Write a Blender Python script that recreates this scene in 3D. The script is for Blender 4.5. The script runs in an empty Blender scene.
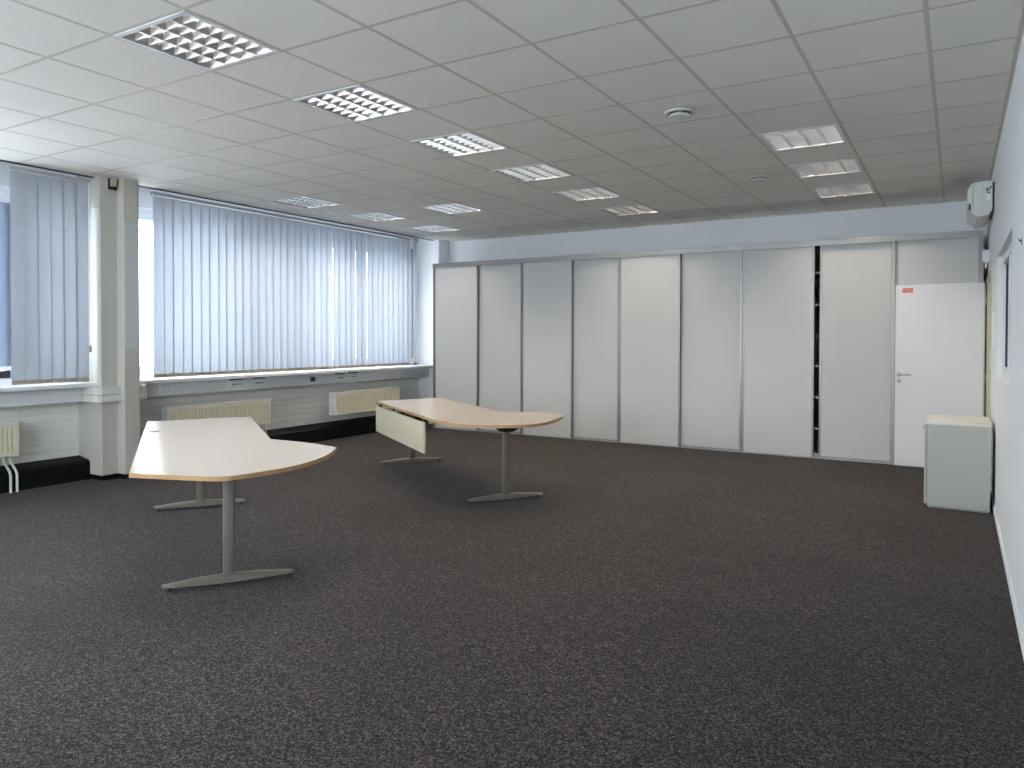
import bpy, bmesh, math, random
from mathutils import Vector, Matrix
random.seed(7)
S = bpy.context.scene
COL = S.collection
PI = math.pi

# ------------------------------------------------------------------ measures (metres)
EYE = 1.4607                    # camera height
CZ = 3.0687                     # suspended ceiling
XR = 0.282                      # right wall
YB = 10.25                      # back wall
YF = -1.6                       # wall behind the camera
XP = -7.80                      # parapet panel face under the windows
XW = -7.88                      # window frames
XC = -7.50                      # outer edge of the suspended ceiling
GX, GY, T = -0.1464, 3.5689, 0.625   # ceiling grid

# ------------------------------------------------------------------ materials
def nodes(m):
    m.use_nodes = True
    return m.node_tree.nodes, m.node_tree.links

def pbr(name, col, rough=0.5, metal=0.0, var=0.04, scale=6.0, bump=0.0, bscale=60.0, spec=0.5, coat=0.0):
    m = bpy.data.materials.new(name)
    n, l = nodes(m)
    b = n['Principled BSDF']
    b.inputs['Roughness'].default_value = rough
    b.inputs['Metallic'].default_value = metal
    b.inputs['Specular IOR Level'].default_value = spec
    b.inputs['Coat Weight'].default_value = coat
    tc = n.new('ShaderNodeTexCoord')
    nz = n.new('ShaderNodeTexNoise'); nz.inputs['Scale'].default_value = scale; nz.inputs['Detail'].default_value = 4
    l.new(tc.outputs['Object'], nz.inputs['Vector'])
    r = n.new('ShaderNodeMapRange')
    r.inputs['To Min'].default_value = 1 - var; r.inputs['To Max'].default_value = 1 + var
    l.new(nz.outputs['Fac'], r.inputs['Value'])
    mx = n.new('ShaderNodeVectorMath'); mx.operation = 'SCALE'
    mx.inputs[0].default_value = col[:3]
    l.new(r.outputs['Result'], mx.inputs['Scale'])
    l.new(mx.outputs['Vector'], b.inputs['Base Color'])
    if bump:
        nb = n.new('ShaderNodeTexNoise'); nb.inputs['Scale'].default_value = bscale; nb.inputs['Detail'].default_value = 6
        l.new(tc.outputs['Object'], nb.inputs['Vector'])
        bp = n.new('ShaderNodeBump'); bp.inputs['Strength'].default_value = bump; bp.inputs['Distance'].default_value = 0.01
        l.new(nb.outputs['Fac'], bp.inputs['Height'])
        l.new(bp.outputs['Normal'], b.inputs['Normal'])
    return m

def carpet_mat():
    m = bpy.data.materials.new('carpet')
    n, l = nodes(m); b = n['Principled BSDF']
    b.inputs['Roughness'].default_value = 0.95; b.inputs['Specular IOR Level'].default_value = 0.15
    b.inputs['Sheen Weight'].default_value = 0.05
    tc = n.new('ShaderNodeTexCoord')
    # tufts: every little loop has its own shade of grey
    mixv = None
    for scale, wgt in ((215, 0.68), (95, 0.32)):
        v = n.new('ShaderNodeTexVoronoi'); v.inputs['Scale'].default_value = scale
        l.new(tc.outputs['Object'], v.inputs['Vector'])
        sc = n.new('ShaderNodeSeparateColor'); l.new(v.outputs['Color'], sc.inputs[0])
        mu = n.new('ShaderNodeMath'); mu.operation = 'MULTIPLY'; mu.inputs[1].default_value = wgt; l.new(sc.outputs[0], mu.inputs[0])
        if mixv is None: mixv = mu
        else:
            ad = n.new('ShaderNodeMath'); ad.operation = 'ADD'; l.new(mixv.outputs[0], ad.inputs[0]); l.new(mu.outputs[0], ad.inputs[1]); mixv = ad
    cr = n.new('ShaderNodeValToRGB')
    e = cr.color_ramp.elements
    e[0].position = 0.12; e[0].color = (0.0020, 0.0015, 0.0014, 1)
    e[1].position = 0.92; e[1].color = (0.122, 0.096, 0.086, 1)
    k = e.new(0.5); k.color = (0.0115, 0.0090, 0.0081, 1)
    l.new(mixv.outputs[0], cr.inputs['Fac'])
    # wear: broad soft patches of the pile
    big = n.new('ShaderNodeTexNoise'); big.inputs['Scale'].default_value = 0.9; big.inputs['Detail'].default_value = 5
    l.new(tc.outputs['Object'], big.inputs['Vector'])
    r = n.new('ShaderNodeMapRange'); r.inputs['From Min'].default_value = 0.3; r.inputs['From Max'].default_value = 0.7
    r.inputs['To Min'].default_value = 0.82; r.inputs['To Max'].default_value = 1.18
    l.new(big.outputs['Fac'], r.inputs['Value'])
    mx = n.new('ShaderNodeVectorMath'); mx.operation = 'SCALE'
    l.new(cr.outputs['Color'], mx.inputs[0]); l.new(r.outputs['Result'], mx.inputs['Scale'])
    l.new(mx.outputs['Vector'], b.inputs['Base Color'])
    return m

def tile_mat():
    """mineral fibre ceiling tile, with the grey dirt marks by the valves and the air conditioner"""
    m = pbr('ceiling_tile', (0.81, 0.77, 0.71), 0.9, var=0.05, scale=2.0, bump=0.15, bscale=180, spec=0.2)
    n, l = nodes(m); b = n['Principled BSDF']
    src = b.inputs['Base Color'].links[0].from_socket
    tc = n.new('ShaderNodeTexCoord')
    fac = None
    for (x, y, rx, ry, s) in ((-1.55, 5.22, .26, .16, .25), (-1.55, 7.66, .25, .15, .25), (0.02, 8.9, .26, .75, .55)):
        mp = n.new('ShaderNodeMapping'); mp.vector_type = 'POINT'
        mp.inputs['Location'].default_value = (-x / rx, -y / ry, 0)
        mp.inputs['Scale'].default_value = (1 / rx, 1 / ry, 0)
        l.new(tc.outputs['Object'], mp.inputs['Vector'])
        nz = n.new('ShaderNodeTexNoise'); nz.inputs['Scale'].default_value = 1.6; nz.inputs['Detail'].default_value = 3
        l.new(tc.outputs['Object'], nz.inputs['Vector'])
        ln = n.new('ShaderNodeVectorMath'); ln.operation = 'LENGTH'; l.new(mp.outputs['Vector'], ln.inputs[0])
        mr = n.new('ShaderNodeMapRange'); mr.inputs['From Min'].default_value = 1.0; mr.inputs['From Max'].default_value = 0.1
        mr.inputs['To Max'].default_value = s
        l.new(ln.outputs['Value'], mr.inputs['Value'])
        mu = n.new('ShaderNodeMath'); mu.operation = 'MULTIPLY'
        l.new(mr.outputs['Result'], mu.inputs[0]); l.new(nz.outputs['Fac'], mu.inputs[1])
        if fac is None: fac = mu.outputs[0]
        else:
            ad = n.new('ShaderNodeMath'); ad.operation = 'ADD'; l.new(fac, ad.inputs[0]); l.new(mu.outputs[0], ad.inputs[1]); fac = ad.outputs[0]
    mix = n.new('ShaderNodeMix'); mix.data_type = 'RGBA'
    l.new(fac, mix.inputs[0]); l.new(src, mix.inputs[6]); mix.inputs[7].default_value = (0.09, 0.075, 0.065, 1)
    l.new(mix.outputs[2], b.inputs['Base Color'])
    return m

def wood_mat(name, c1, c2, rough, spec=0.5):
    m = bpy.data.materials.new(name)
    n, l = nodes(m); b = n['Principled BSDF']
    b.inputs['Roughness'].default_value = rough; b.inputs['Specular IOR Level'].default_value = spec
    tc = n.new('ShaderNodeTexCoord')
    mp = n.new('ShaderNodeMapping'); mp.inputs['Scale'].default_value = (1.2, 26, 26)
    l.new(tc.outputs['Object'], mp.inputs['Vector'])
    nz = n.new('ShaderNodeTexNoise'); nz.inputs['Scale'].default_value = 3; nz.inputs['Detail'].default_value = 5
    nz.inputs['Distortion'].default_value = 0.6
    l.new(mp.outputs['Vector'], nz.inputs['Vector'])
    cr = n.new('ShaderNodeValToRGB')
    cr.color_ramp.elements[0].position = 0.3; cr.color_ramp.elements[0].color = (*c1, 1)
    cr.color_ramp.elements[1].position = 0.7; cr.color_ramp.elements[1].color = (*c2, 1)
    l.new(nz.outputs['Fac'], cr.inputs['Fac']); l.new(cr.outputs['Color'], b.inputs['Base Color'])
    return m

def fabric_mat(name, dcol, tcol, tfac):
    """thin woven blind fabric: scatters the daylight behind it"""
    m = bpy.data.materials.new(name)
    n, l = nodes(m); n.remove(n['Principled BSDF'])
    out = n['Material Output']
    tc = n.new('ShaderNodeTexCoord')
    mp = n.new('ShaderNodeMapping'); mp.inputs['Scale'].default_value = (1, 1, 0.35)
    l.new(tc.outputs['Object'], mp.inputs['Vector'])
    nz = n.new('ShaderNodeTexNoise'); nz.inputs['Scale'].default_value = 130; nz.inputs['Detail'].default_value = 2
    l.new(mp.outputs['Vector'], nz.inputs['Vector'])
    r = n.new('ShaderNodeMapRange'); r.inputs['To Min'].default_value = 0.84; r.inputs['To Max'].default_value = 1.1
    l.new(nz.outputs['Fac'], r.inputs['Value'])
    d = n.new('ShaderNodeBsdfDiffuse'); t = n.new('ShaderNodeBsdfTranslucent')
    for node, c in ((d, dcol), (t, tcol)):
        s = n.new('ShaderNodeVectorMath'); s.operation = 'SCALE'; s.inputs[0].default_value = c
        l.new(r.outputs['Result'], s.inputs['Scale']); l.new(s.outputs['Vector'], node.inputs['Color'])
    mix = n.new('ShaderNodeMixShader'); mix.inputs['Fac'].default_value = tfac
    l.new(d.outputs[0], mix.inputs[1]); l.new(t.outputs[0], mix.inputs[2]); l.new(mix.outputs[0], out.inputs['Surface'])
    return m

def screen_mat():
    m = bpy.data.materials.new('screen_gauze')
    n, l = nodes(m); n.remove(n['Principled BSDF'])
    out = n['Material Output']
    t = n.new('ShaderNodeBsdfTranslucent'); t.inputs['Color'].default_value = (0.30, 0.33, 0.385, 1)
    d = n.new('ShaderNodeBsdfDiffuse'); d.inputs['Color'].default_value = (0.42, 0.46, 0.54, 1)
    mix = n.new('ShaderNodeMixShader'); mix.inputs['Fac'].default_value = 0.6
    l.new(d.outputs[0], mix.inputs[1]); l.new(t.outputs[0], mix.inputs[2]); l.new(mix.outputs[0], out.inputs['Surface'])
    return m

def glass_mat():
    m = bpy.data.materials.new('window_glass')
    n, l = nodes(m); n.remove(n['Principled BSDF'])
    out = n['Material Output']
    t = n.new('ShaderNodeBsdfTransparent'); t.inputs['Color'].default_value = (0.93, 0.96, 0.97, 1)
    g = n.new('ShaderNodeBsdfGlossy'); g.inputs['Roughness'].default_value = 0.02
    lw = n.new('ShaderNodeLayerWeight')
    pw = n.new('ShaderNodeMath'); pw.operation = 'POWER'; pw.inputs[1].default_value = 5; l.new(lw.outputs['Facing'], pw.inputs[0])
    f = n.new('ShaderNodeMath'); f.operation = 'MULTIPLY_ADD'; f.inputs[1].default_value = 0.7; f.inputs[2].default_value = 0.04
    l.new(pw.outputs[0], f.inputs[0])
    mix = n.new('ShaderNodeMixShader')
    l.new(f.outputs[0], mix.inputs['Fac']); l.new(t.outputs[0], mix.inputs[1]); l.new(g.outputs[0], mix.inputs[2])
    l.new(mix.outputs[0], out.inputs['Surface'])
    return m

def emit_mat(name, col, strength):
    m = bpy.data.materials.new(name)
    n, l = nodes(m); b = n['Principled BSDF']
    b.inputs['Base Color'].default_value = (0.9, 0.9, 0.88, 1)
    b.inputs['Emission Color'].default_value = (*col, 1); b.inputs['Emission Strength'].default_value = strength
    return m

def panel_wall_mat():
    """painted parapet boarding with fine horizontal grooves and upright joints"""
    m = pbr('parapet_paint', (0.84, 0.83, 0.78), 0.6, var=0.05, scale=3)
    n, l = nodes(m); b = n['Principled BSDF']
    tc = n.new('ShaderNodeTexCoord'); sp = n.new('ShaderNodeSeparateXYZ'); l.new(tc.outputs['Object'], sp.inputs[0])
    def groove(sock, period, width):
        a = n.new('ShaderNodeMath'); a.operation = 'PINGPONG'; a.inputs[1].default_value = period / 2; l.new(sock, a.inputs[0])
        c = n.new('ShaderNodeMapRange'); c.inputs['From Max'].default_value = width; l.new(a.outputs[0], c.inputs['Value'])
        return c.outputs['Result']
    g1 = groove(sp.outputs['Z'], 0.075, 0.006); g2 = groove(sp.outputs['Y'], 1.24, 0.006)
    mn = n.new('ShaderNodeMath'); mn.operation = 'MINIMUM'; l.new(g1, mn.inputs[0]); l.new(g2, mn.inputs[1])
    bp = n.new('ShaderNodeBump'); bp.inputs['Strength'].default_value = 0.9; bp.inputs['Distance'].default_value = 0.004
    l.new(mn.outputs[0], bp.inputs['Height']); l.new(bp.outputs['Normal'], b.inputs['Normal'])
    return m

M = dict(
    carpet=carpet_mat(), tile=tile_mat(),
    grid=pbr('ceiling_grid_paint', (0.56, 0.52, 0.44), 0.5, var=0.02),
    wall=pbr('white_wall_paint', (0.82, 0.83, 0.85), 0.7, var=0.02, scale=1.5, bump=0.05, bscale=120),
    column=pbr('column_paint', (0.50, 0.485, 0.435), 0.45, var=0.02, scale=2),
    parapet=panel_wall_mat(),
    trunk=pbr('trunking_plastic', (0.70, 0.72, 0.73), 0.4, var=0.02),
    collar=pbr('collar_plastic', (0.66, 0.65, 0.60), 0.4, var=0.02),
    pvc=pbr('white_plastic_frame', (0.80, 0.82, 0.85), 0.35, var=0.02),
    black=pbr('black_vinyl', (0.004, 0.004, 0.005), 0.6, var=0.2, spec=0.15),
    door=pbr('cabinet_laminate', (0.585, 0.586, 0.575), 0.5, var=0.015, scale=1.0, spec=0.35),
    carcass=pbr('carcass_laminate', (0.45, 0.44, 0.42), 0.6),
    rail=pbr('blind_rail_paint', (0.42, 0.42, 0.42), 0.4, var=0.02),
    alu=pbr('brushed_aluminium', (0.33, 0.32, 0.31), 0.4, metal=0.5, var=0.05, scale=40),
    leaf=pbr('white_door_laminate', (0.80, 0.79, 0.80), 0.4, var=0.01),
    beige=pbr('beige_frame_paint', (0.55, 0.51, 0.38), 0.5, var=0.03),
    chrome=pbr('satin_chrome', (0.42, 0.42, 0.43), 0.4, metal=1.0, var=0.02),
    red=pbr('red_sticker', (0.64, 0.13, 0.08), 0.5, var=0.08, scale=90),
    sticker_ink=pbr('sticker_print', (0.85, 0.55, 0.45), 0.5),
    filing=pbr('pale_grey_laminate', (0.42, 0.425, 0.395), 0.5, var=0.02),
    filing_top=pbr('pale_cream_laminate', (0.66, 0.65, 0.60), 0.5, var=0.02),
    rad=pbr('cream_radiator_enamel', (0.66, 0.61, 0.47), 0.35, var=0.02),
    radside=pbr('radiator_side_enamel', (0.68, 0.69, 0.66), 0.35, var=0.02),
    dark=pbr('dark_plastic', (0.02, 0.02, 0.022), 0.5),
    steel=pbr('grey_steel_paint', (0.16, 0.145, 0.12), 0.45, metal=0.2, var=0.03, spec=0.5),
    wood=wood_mat('maple_veneer', (0.49, 0.40, 0.31), (0.515, 0.425, 0.33), 0.22),
    edge=wood_mat('beech_edge_banding', (0.36, 0.21, 0.09), (0.42, 0.26, 0.12), 0.4),
    modesty=wood_mat('pale_maple_board', (0.56, 0.50, 0.37), (0.61, 0.54, 0.41), 0.45),
    sheet=pbr('glossy_grey_sheet', (0.56, 0.58, 0.59), 0.12, var=0.02),
    grommet=pbr('grey_plastic', (0.16, 0.17, 0.19), 0.6),
    slat=fabric_mat('blind_fabric', (0.70, 0.73, 0.78), (0.18, 0.198, 0.222), 0.55),
    hem=pbr('brown_bottom_weight', (0.36, 0.30, 0.23), 0.6, var=0.25, scale=30),
    gauze=screen_mat(), glass=glass_mat(),
    fixture=pbr('white_fixture_enamel', (0.72, 0.72, 0.72), 0.35, var=0.01),
    louver=pbr('mirror_louver_aluminium', (0.86, 0.85, 0.84), 0.30, metal=1.0, var=0.01),
    tube=emit_mat('fluorescent_tube', (1.0, 0.87, 0.70), 150.0),
    ac=pbr('cream_white_plastic', (0.66, 0.67, 0.64), 0.4, var=0.015),
    vent=pbr('white_valve_enamel', (0.62, 0.60, 0.57), 0.4),
    sensor=pbr('aged_beige_plastic', (0.42, 0.38, 0.26), 0.5),
    ground=pbr('pale_ground', (0.72, 0.73, 0.75), 0.9, var=0.1, scale=0.05),
    haze=pbr('distant_facade', (0.75, 0.78, 0.82), 0.9, var=0.05, scale=0.2),
)

# ------------------------------------------------------------------ mesh helpers
def bm_new(): return bmesh.new()

def box(bm, x0, x1, y0, y1, z0, z1, bevel=0.0, mat=None):
    r = bmesh.ops.create_cube(bm, size=1.0)
    vs = r['verts']
    for v in vs:
        v.co = Vector(((x0 + x1) / 2 + v.co.x * (x1 - x0), (y0 + y1) / 2 + v.co.y * (y1 - y0), (z0 + z1) / 2 + v.co.z * (z1 - z0)))
    if bevel:
        es = list({e for v in vs for e in v.link_edges})
        bmesh.ops.bevel(bm, geom=es, offset=bevel, segments=2, profile=0.5, affect='EDGES', clamp_overlap=True)
    return vs

def cyl(bm, p0, p1, r0, r1=None, seg=16):
    p0, p1 = Vector(p0), Vector(p1); r1 = r0 if r1 is None else r1
    d = p1 - p0
    rot = d.to_track_quat('Z', 'Y').to_matrix().to_4x4()
    bmesh.ops.create_cone(bm, cap_ends=True, segments=seg, radius1=r0, radius2=r1, depth=d.length,
                          matrix=Matrix.Translation((p0 + p1) / 2) @ rot)

def tube(bm, pts, r, seg=10):
    pts = [Vector(p) for p in pts]
    rings = []
    for i, p in enumerate(pts):
        a = pts[max(0, i - 1)]; b = pts[min(len(pts) - 1, i + 1)]
        q = (b - a).to_track_quat('Z', 'Y')
        rings.append([bm.verts.new(p + q @ Vector((r * math.cos(2 * PI * k / seg), r * math.sin(2 * PI * k / seg), 0))) for k in range(seg)])
    for i in range(len(rings) - 1):
        for k in range(seg):
            bm.faces.new((rings[i][k], rings[i][(k + 1) % seg], rings[i + 1][(k + 1) % seg], rings[i + 1][k]))
    bm.faces.new(list(reversed(rings[0]))); bm.faces.new(rings[-1])

def prism(bm, pts, z0, z1):
    lo = [bm.verts.new((x, y, z0)) for x, y in pts]; hi = [bm.verts.new((x, y, z1)) for x, y in pts]
    n = len(pts)
    bm.faces.new(list(reversed(lo))); bm.faces.new(hi)
    for i in range(n): bm.faces.new((lo[i], lo[(i + 1) % n], hi[(i + 1) % n], hi[i]))

def profile_y(bm, pts, y0, y1):
    """extrude an (x, z) outline along y"""
    a = [bm.verts.new((x, y0, z)) for x, z in pts]; b = [bm.verts.new((x, y1, z)) for x, z in pts]
    n = len(pts)
    bm.faces.new(a); bm.faces.new(list(reversed(b)))
    for i in range(n): bm.faces.new((a[i], b[i], b[(i + 1) % n], a[(i + 1) % n]))

def obj(name, bm, mat, parent=None, smooth=False):
    bmesh.ops.recalc_face_normals(bm, faces=bm.faces)
    me = bpy.data.meshes.new(name); bm.to_mesh(me); bm.free()
    me.materials.append(M[mat] if isinstance(mat, str) else mat)
    if smooth:
        for p in me.polygons: p.use_smooth = True
        try: me.set_sharp_from_angle(angle=math.radians(35))
        except Exception: pass
    o = bpy.data.objects.new(name, me); COL.objects.link(o)
    if parent is not None: o.parent = parent
    return o

def box_obj(name, mat, parent, *dims, bevel=0.0):
    bm = bm_new(); box(bm, *dims, bevel=bevel); return obj(name, bm, mat, parent)

def struct(name, bm, mat, label=None):
    o = obj(name, bm, mat); o['kind'] = 'structure'
    if label: o['label'] = label
    return o

def tag(o, label, cat, group=None):
    o['label'] = label; o['category'] = cat
    if group: o['group'] = group
    return o

def thing(name, label, cat, loc=(0, 0, 0), rotz=0.0, group=None):
    o = bpy.data.objects.new(name, None); COL.objects.link(o)
    o.empty_display_size = 0.1
    o.location = loc; o.rotation_euler = (0, 0, rotz)
    return tag(o, label, cat, group)

def copy_tree(o, parent=None):
    c = o.copy(); COL.objects.link(c)
    if parent is not None: c.parent = parent
    for ch in list(o.children): copy_tree(ch, c)
    return c

def dup(o, label, loc=None, rotz=None):
    c = copy_tree(o); c['label'] = label
    if loc is not None: c.location = loc
    if rotz is not None: c.rotation_euler = (0, 0, rotz)
    return c

def smooth_curve(pts, k=6):
    out = []
    n = len(pts)
    for i in range(n - 1):
        p0 = Vector(pts[max(0, i - 1)]); p1 = Vector(pts[i]); p2 = Vector(pts[i + 1]); p3 = Vector(pts[min(n - 1, i + 2)])
        for s in range(k):
            t = s / k
            out.append(tuple(0.5 * ((2 * p1) + (p2 - p0) * t + (2 * p0 - 5 * p1 + 4 * p2 - p3) * t * t + (3 * p1 - p0 - 3 * p2 + p3) * t ** 3)))
    out.append(tuple(pts[-1]))
    return out

# ================================================================== SETTING
bm = bm_new(); box(bm, -8.0, 2.2, YF - 0.2, YB + 0.2, -0.12, 0.0); struct('floor', bm, 'carpet')
bm = bm_new(); box(bm, -8.1, 2.3, YF - 0.3, YB + 0.3, 3.42, 3.55); struct('ceiling_slab', bm, 'wall')

# lights of the ceiling grid: (column, row)
LAMPS = [(-6, j) for j in (-2, 0, 2, 4, 6, 8)] + [(-2, j) for j in (4, 6, 8)] + [(-11, j) for j in (4, 6, 8)] + [(-9, 6)]
gx = lambda i: GX + i * T
gy = lambda j: GY + j * T
# tiles (one surface) ------------------------------------------------
bm = bm_new()
xs = [XC] + [gx(i) for i in range(-11, 1)] + [XR]
ys = [YF] + [gy(j) for j in range(-8, 11)] + [YB]
for a in range(len(xs) - 1):
    for b in range(len(ys) - 1):
        if any(abs(xs[a] - gx(i)) < 1e-3 and abs(ys[b] - gy(j)) < 1e-3 for i, j in LAMPS): continue
        g = 0.011
        box(bm, xs[a] + g, xs[a + 1] - g, ys[b] + g, ys[b + 1] - g, CZ + 0.001, CZ + 0.016)
struct('ceiling', bm, 'tile')
bm = bm_new()
for x in xs[1:-1]: box(bm, x - 0.012, x + 0.012, YF, YB, CZ, CZ + 0.03)
for y in ys[1:-1]:
    for a in range(len(xs) - 1): box(bm, xs[a] + 0.012, xs[a + 1] - 0.012, y - 0.012, y + 0.012, CZ, CZ + 0.03)
struct('trim_1', bm, 'grid')
bm = bm_new()
box(bm, XR - 0.022, XR, YF, YB, CZ - 0.005, CZ + 0.02); box(bm, XC, XR, YB - 0.022, YB, CZ - 0.005, CZ + 0.02)
struct('trim_2', bm, 'grid')
bm = bm_new(); box(bm, XC - 0.012, XC + 0.010, YF, YB, CZ - 0.010, CZ + 0.05); struct('shadow_gap_strip', bm, 'dark')  # dark strip standing in for the shadow gap along the ceiling's window edge

# walls ---------------------------------------------------------------
bm = bm_new(); box(bm, -8.0, 2.2, YB, YB + 0.2, 0, 3.42); struct('wall_back', bm, 'wall')
FX0, FX1 = -6.6, -0.6           # unseen window behind the camera, added to brighten the room
bm = bm_new()
box(bm, -8.0, FX0, YF - 0.2, YF, 0, 3.42); box(bm, FX1, 2.2, YF - 0.2, YF, 0, 3.42)
box(bm, FX0, FX1, YF - 0.2, YF, 0, 0.95); box(bm, FX0, FX1, YF - 0.2, YF, 2.90, 3.42)
struct('wall_front', bm, 'wall')
bm = bm_new()
for z0, z1 in ((0.95, 1.03), (2.78, 2.90)): box(bm, FX0, FX1, YF - 0.13, YF - 0.06, z0, z1)
for x in (FX0, -4.6, -2.6, FX1 - 0.08): box(bm, x, x + 0.08, YF - 0.13, YF - 0.06, 1.03, 2.78)
w4 = struct('fill_window', bm, 'pvc')
box_obj('pane', 'glass', w4, FX0 + 0.05, FX1 - 0.05, YF - 0.10, YF - 0.092, 1.0, 2.81)
# right wall with the doorway and the recessed inner window
DY0, DY1, DZ = 8.58, 9.46, 2.06
WY0, WY1, WZ0, WZ1 = 5.5, 7.42, 1.15, 2.135
bm = bm_new()
X0, X1 = XR, XR + 0.12
box(bm, X0, X1, YF, WY0, 0, 3.42); box(bm, X0, X1, WY0, WY1, 0, WZ0); box(bm, X0, X1, WY0, WY1, WZ1, 3.42)
box(bm, X0, X1, WY1, DY0, 0, 3.42); box(bm, X0, X1, DY0, DY1, DZ, 3.42); box(bm, X0, X1, DY1, YB, 0, 3.42)
struct('wall_right', bm, 'wall')
bm = bm_new(); box(bm, 2.0, 2.2, YF, YB, 0, 3.42); struct('wall_corridor', bm, 'wall')
bm = bm_new(); box(bm, XR - 0.012, XR, YF, DY0 - 0.06, 0, 0.065, bevel=0.003); struct('baseboard_right', bm, 'wall')

# window wall -----------------------------------------------------------
W1 = (-0.6, 4.225); W2 = (4.72, 9.55)       # openings along y
SILLZ = 0.99
bm = bm_new()
box(bm, -8.05, XP, YF, YB, 0.0, 0.93)
struct('wall_left', bm, 'parapet')
bm = bm_new()
box(bm, -8.05, XW + 0.07, YF, YB, 2.90, 3.42)
box(bm, -8.05, XW + 0.07, YF, W1[0], 0.93, 2.90)
box(bm, -8.05, XW + 0.07, W1[1], W2[0], 0.93, 2.90)
box(bm, -8.05, XW + 0.07, W2[1], YB, 0.93, 2.90)
struct('wall_lintel', bm, 'wall')
bm = bm_new()
for a, b in ((YF, 4.285), (4.7, 9.95)):
    profile_y(bm, [(XP + .001, 0.0), (-7.60, 0.0), (-7.60, 0.175), (-7.625, 0.20), (XP + .001, 0.228)], a, b)
struct('baseboard_left', bm, 'black')
bm = bm_new()
for a, b in ((YF, 4.285), (4.70, 9.95)):
    box(bm, XW + 0.05, -7.455, a, b, 0.952, SILLZ, bevel=0.006)
struct('trim_3', bm, 'pvc')

def window(name, y0, y1, mull, gauze=None):
    z0, z1 = SILLZ, 2.90
    xa, xb = XW - 0.02, XW + 0.05
    bm = bm_new()
    box(bm, xa, xb, y0, y1, z0, z0 + 0.06); box(bm, xa, xb, y0, y1, z1 - 0.06, z1)
    box(bm, xa, xb, y0, y0 + 0.06, z0 + 0.06, z1 - 0.06); box(bm, xa, xb, y1 - 0.06, y1, z0 + 0.06, z1 - 0.06)
    for m in mull: box(bm, xa, xb, m - 0.045, m + 0.045, z0 + 0.06, z1 - 0.06)
    w = struct(name, bm, 'pvc')
    cuts = [y0 + 0.05] + list(mull) + [y1 - 0.05]
    for a, b in zip(cuts[:-1], cuts[1:]):
        bm = bm_new()
        p, q = a + 0.04, b - 0.04
        for (ya, yb, za, zb) in ((p, q, z0 + 0.05, z0 + 0.13), (p, q, z1 - 0.13, z1 - 0.05), (p, p + 0.06, z0 + 0.13, z1 - 0.13), (q - 0.06, q, z0 + 0.13, z1 - 0.13)):
            box(bm, xa - 0.01, xb - 0.02, ya, yb, za, zb)
        s = obj('sash', bm, 'pvc', w)
        box_obj('pane', 'glass', s, XW - 0.004, XW + 0.004, p + 0.05, q - 0.05, z0 + 0.12, z1 - 0.12)
    if gauze:
        box_obj('insect_screen', 'gauze', w, XW + 0.052, XW + 0.054, gauze[0], gauze[1], 1.17, 2.74)
        bm = bm_new()
        box(bm, XW + 0.05, XW + 0.058, gauze[0], gauze[1], 2.74, 2.77); box(bm, XW + 0.05, XW + 0.058, gauze[0], gauze[1], 1.145, 1.172)
        obj('screen_bar', bm, 'pvc', w)
        box_obj('vent_slot', 'dark', w, XW + 0.05, XW + 0.056, gauze[0], gauze[1] - 0.02, 1.06, 1.13)
    return w
window('window_1', W1[0], W1[1], (0.65, 1.9, 3.29, 3.715), gauze=(3.335, 3.67))
window('window_2', W2[0], W2[1], (6.30, 6.95, 8.2))

# column between the windows and the corner column: stepped painted casings
bm = bm_new()
box(bm, -7.85, -7.39, 4.285, 4.70, 0.05, 3.42, bevel=0.008); box(bm, -7.45, -7.27, 4.455, 4.617, 0.05, 3.42, bevel=0.008)
struct('column_middle', bm, 'column')
bm = bm_new(); box(bm, -7.2695, -7.266, 4.466, 4.606, 1.33, 2.62, bevel=0.0008); struct('trim_5', bm, 'sheet')
bm = bm_new(); box(bm, -7.79, -7.405, 4.30, 4.685, 0, 0.05); box(bm, -7.44, -7.285, 4.47, 4.605, 0, 0.05); struct('baseboard_column', bm, 'black')
bm = bm_new()
box(bm, -7.85, -7.38, 9.95, YB, 0.0, 3.42, bevel=0.006)
struct('column_corner', bm, 'wall')

# cable trunking below the sill, with its collar round the column
t = thing('cable_trunking', 'pale grey cable trunking running under the long window sill', 'trunking', (XP, 4.9, 0.8))
def local(o, *d): return (d[0] - o.location.x, d[1] - o.location.x, d[2] - o.location.y, d[3] - o.location.y, d[4] - o.location.z, d[5] - o.location.z)
TX = -7.585
bm = bm_new(); box(bm, *local(t, XP + 0.001, TX, 4.71, 9.949, 0.80, 0.945), bevel=0.004); obj('trunking_body', bm, 'trunk', t)
bm = bm_new(); box(bm, *local(t, TX, TX + 0.004, 4.80, 9.94, 0.835, 0.915), bevel=0.001); obj('cover_strip', bm, 'trunk', t)
for y in (6.07, 6.42, 7.86, 8.12):
    p = box_obj('socket_plate', 'pvc', t, *local(t, TX, TX + 0.012, y - 0.075, y + 0.075, 0.845, 0.905), bevel=0.003)
    for k in range(4):
        yy = y - 0.055 + k * 0.036
        bm = bm_new(); cyl(bm, Vector((TX + 0.010, yy, 0.875)) - t.location, Vector((TX + 0.014, yy, 0.875)) - t.location, 0.011, seg=10)
        obj('socket_hole', bm, 'dark', p)
    for k in range(5): box_obj('cable_clip', 'dark', t, *local(t, TX - 0.02, TX + 0.012, y - 0.09 + k * 0.04, y - 0.07 + k * 0.04, 0.925, 0.95))
box_obj('data_socket', 'dark', t, *local(t, TX, TX + 0.012, 7.29, 7.37, 0.845, 0.905), bevel=0.003)
t = thing('cable_trunking', 'pale cable trunking below sill beside the cut-off radiator, left of the column', 'trunking', (XP, 3.0, 0.8))
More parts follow.
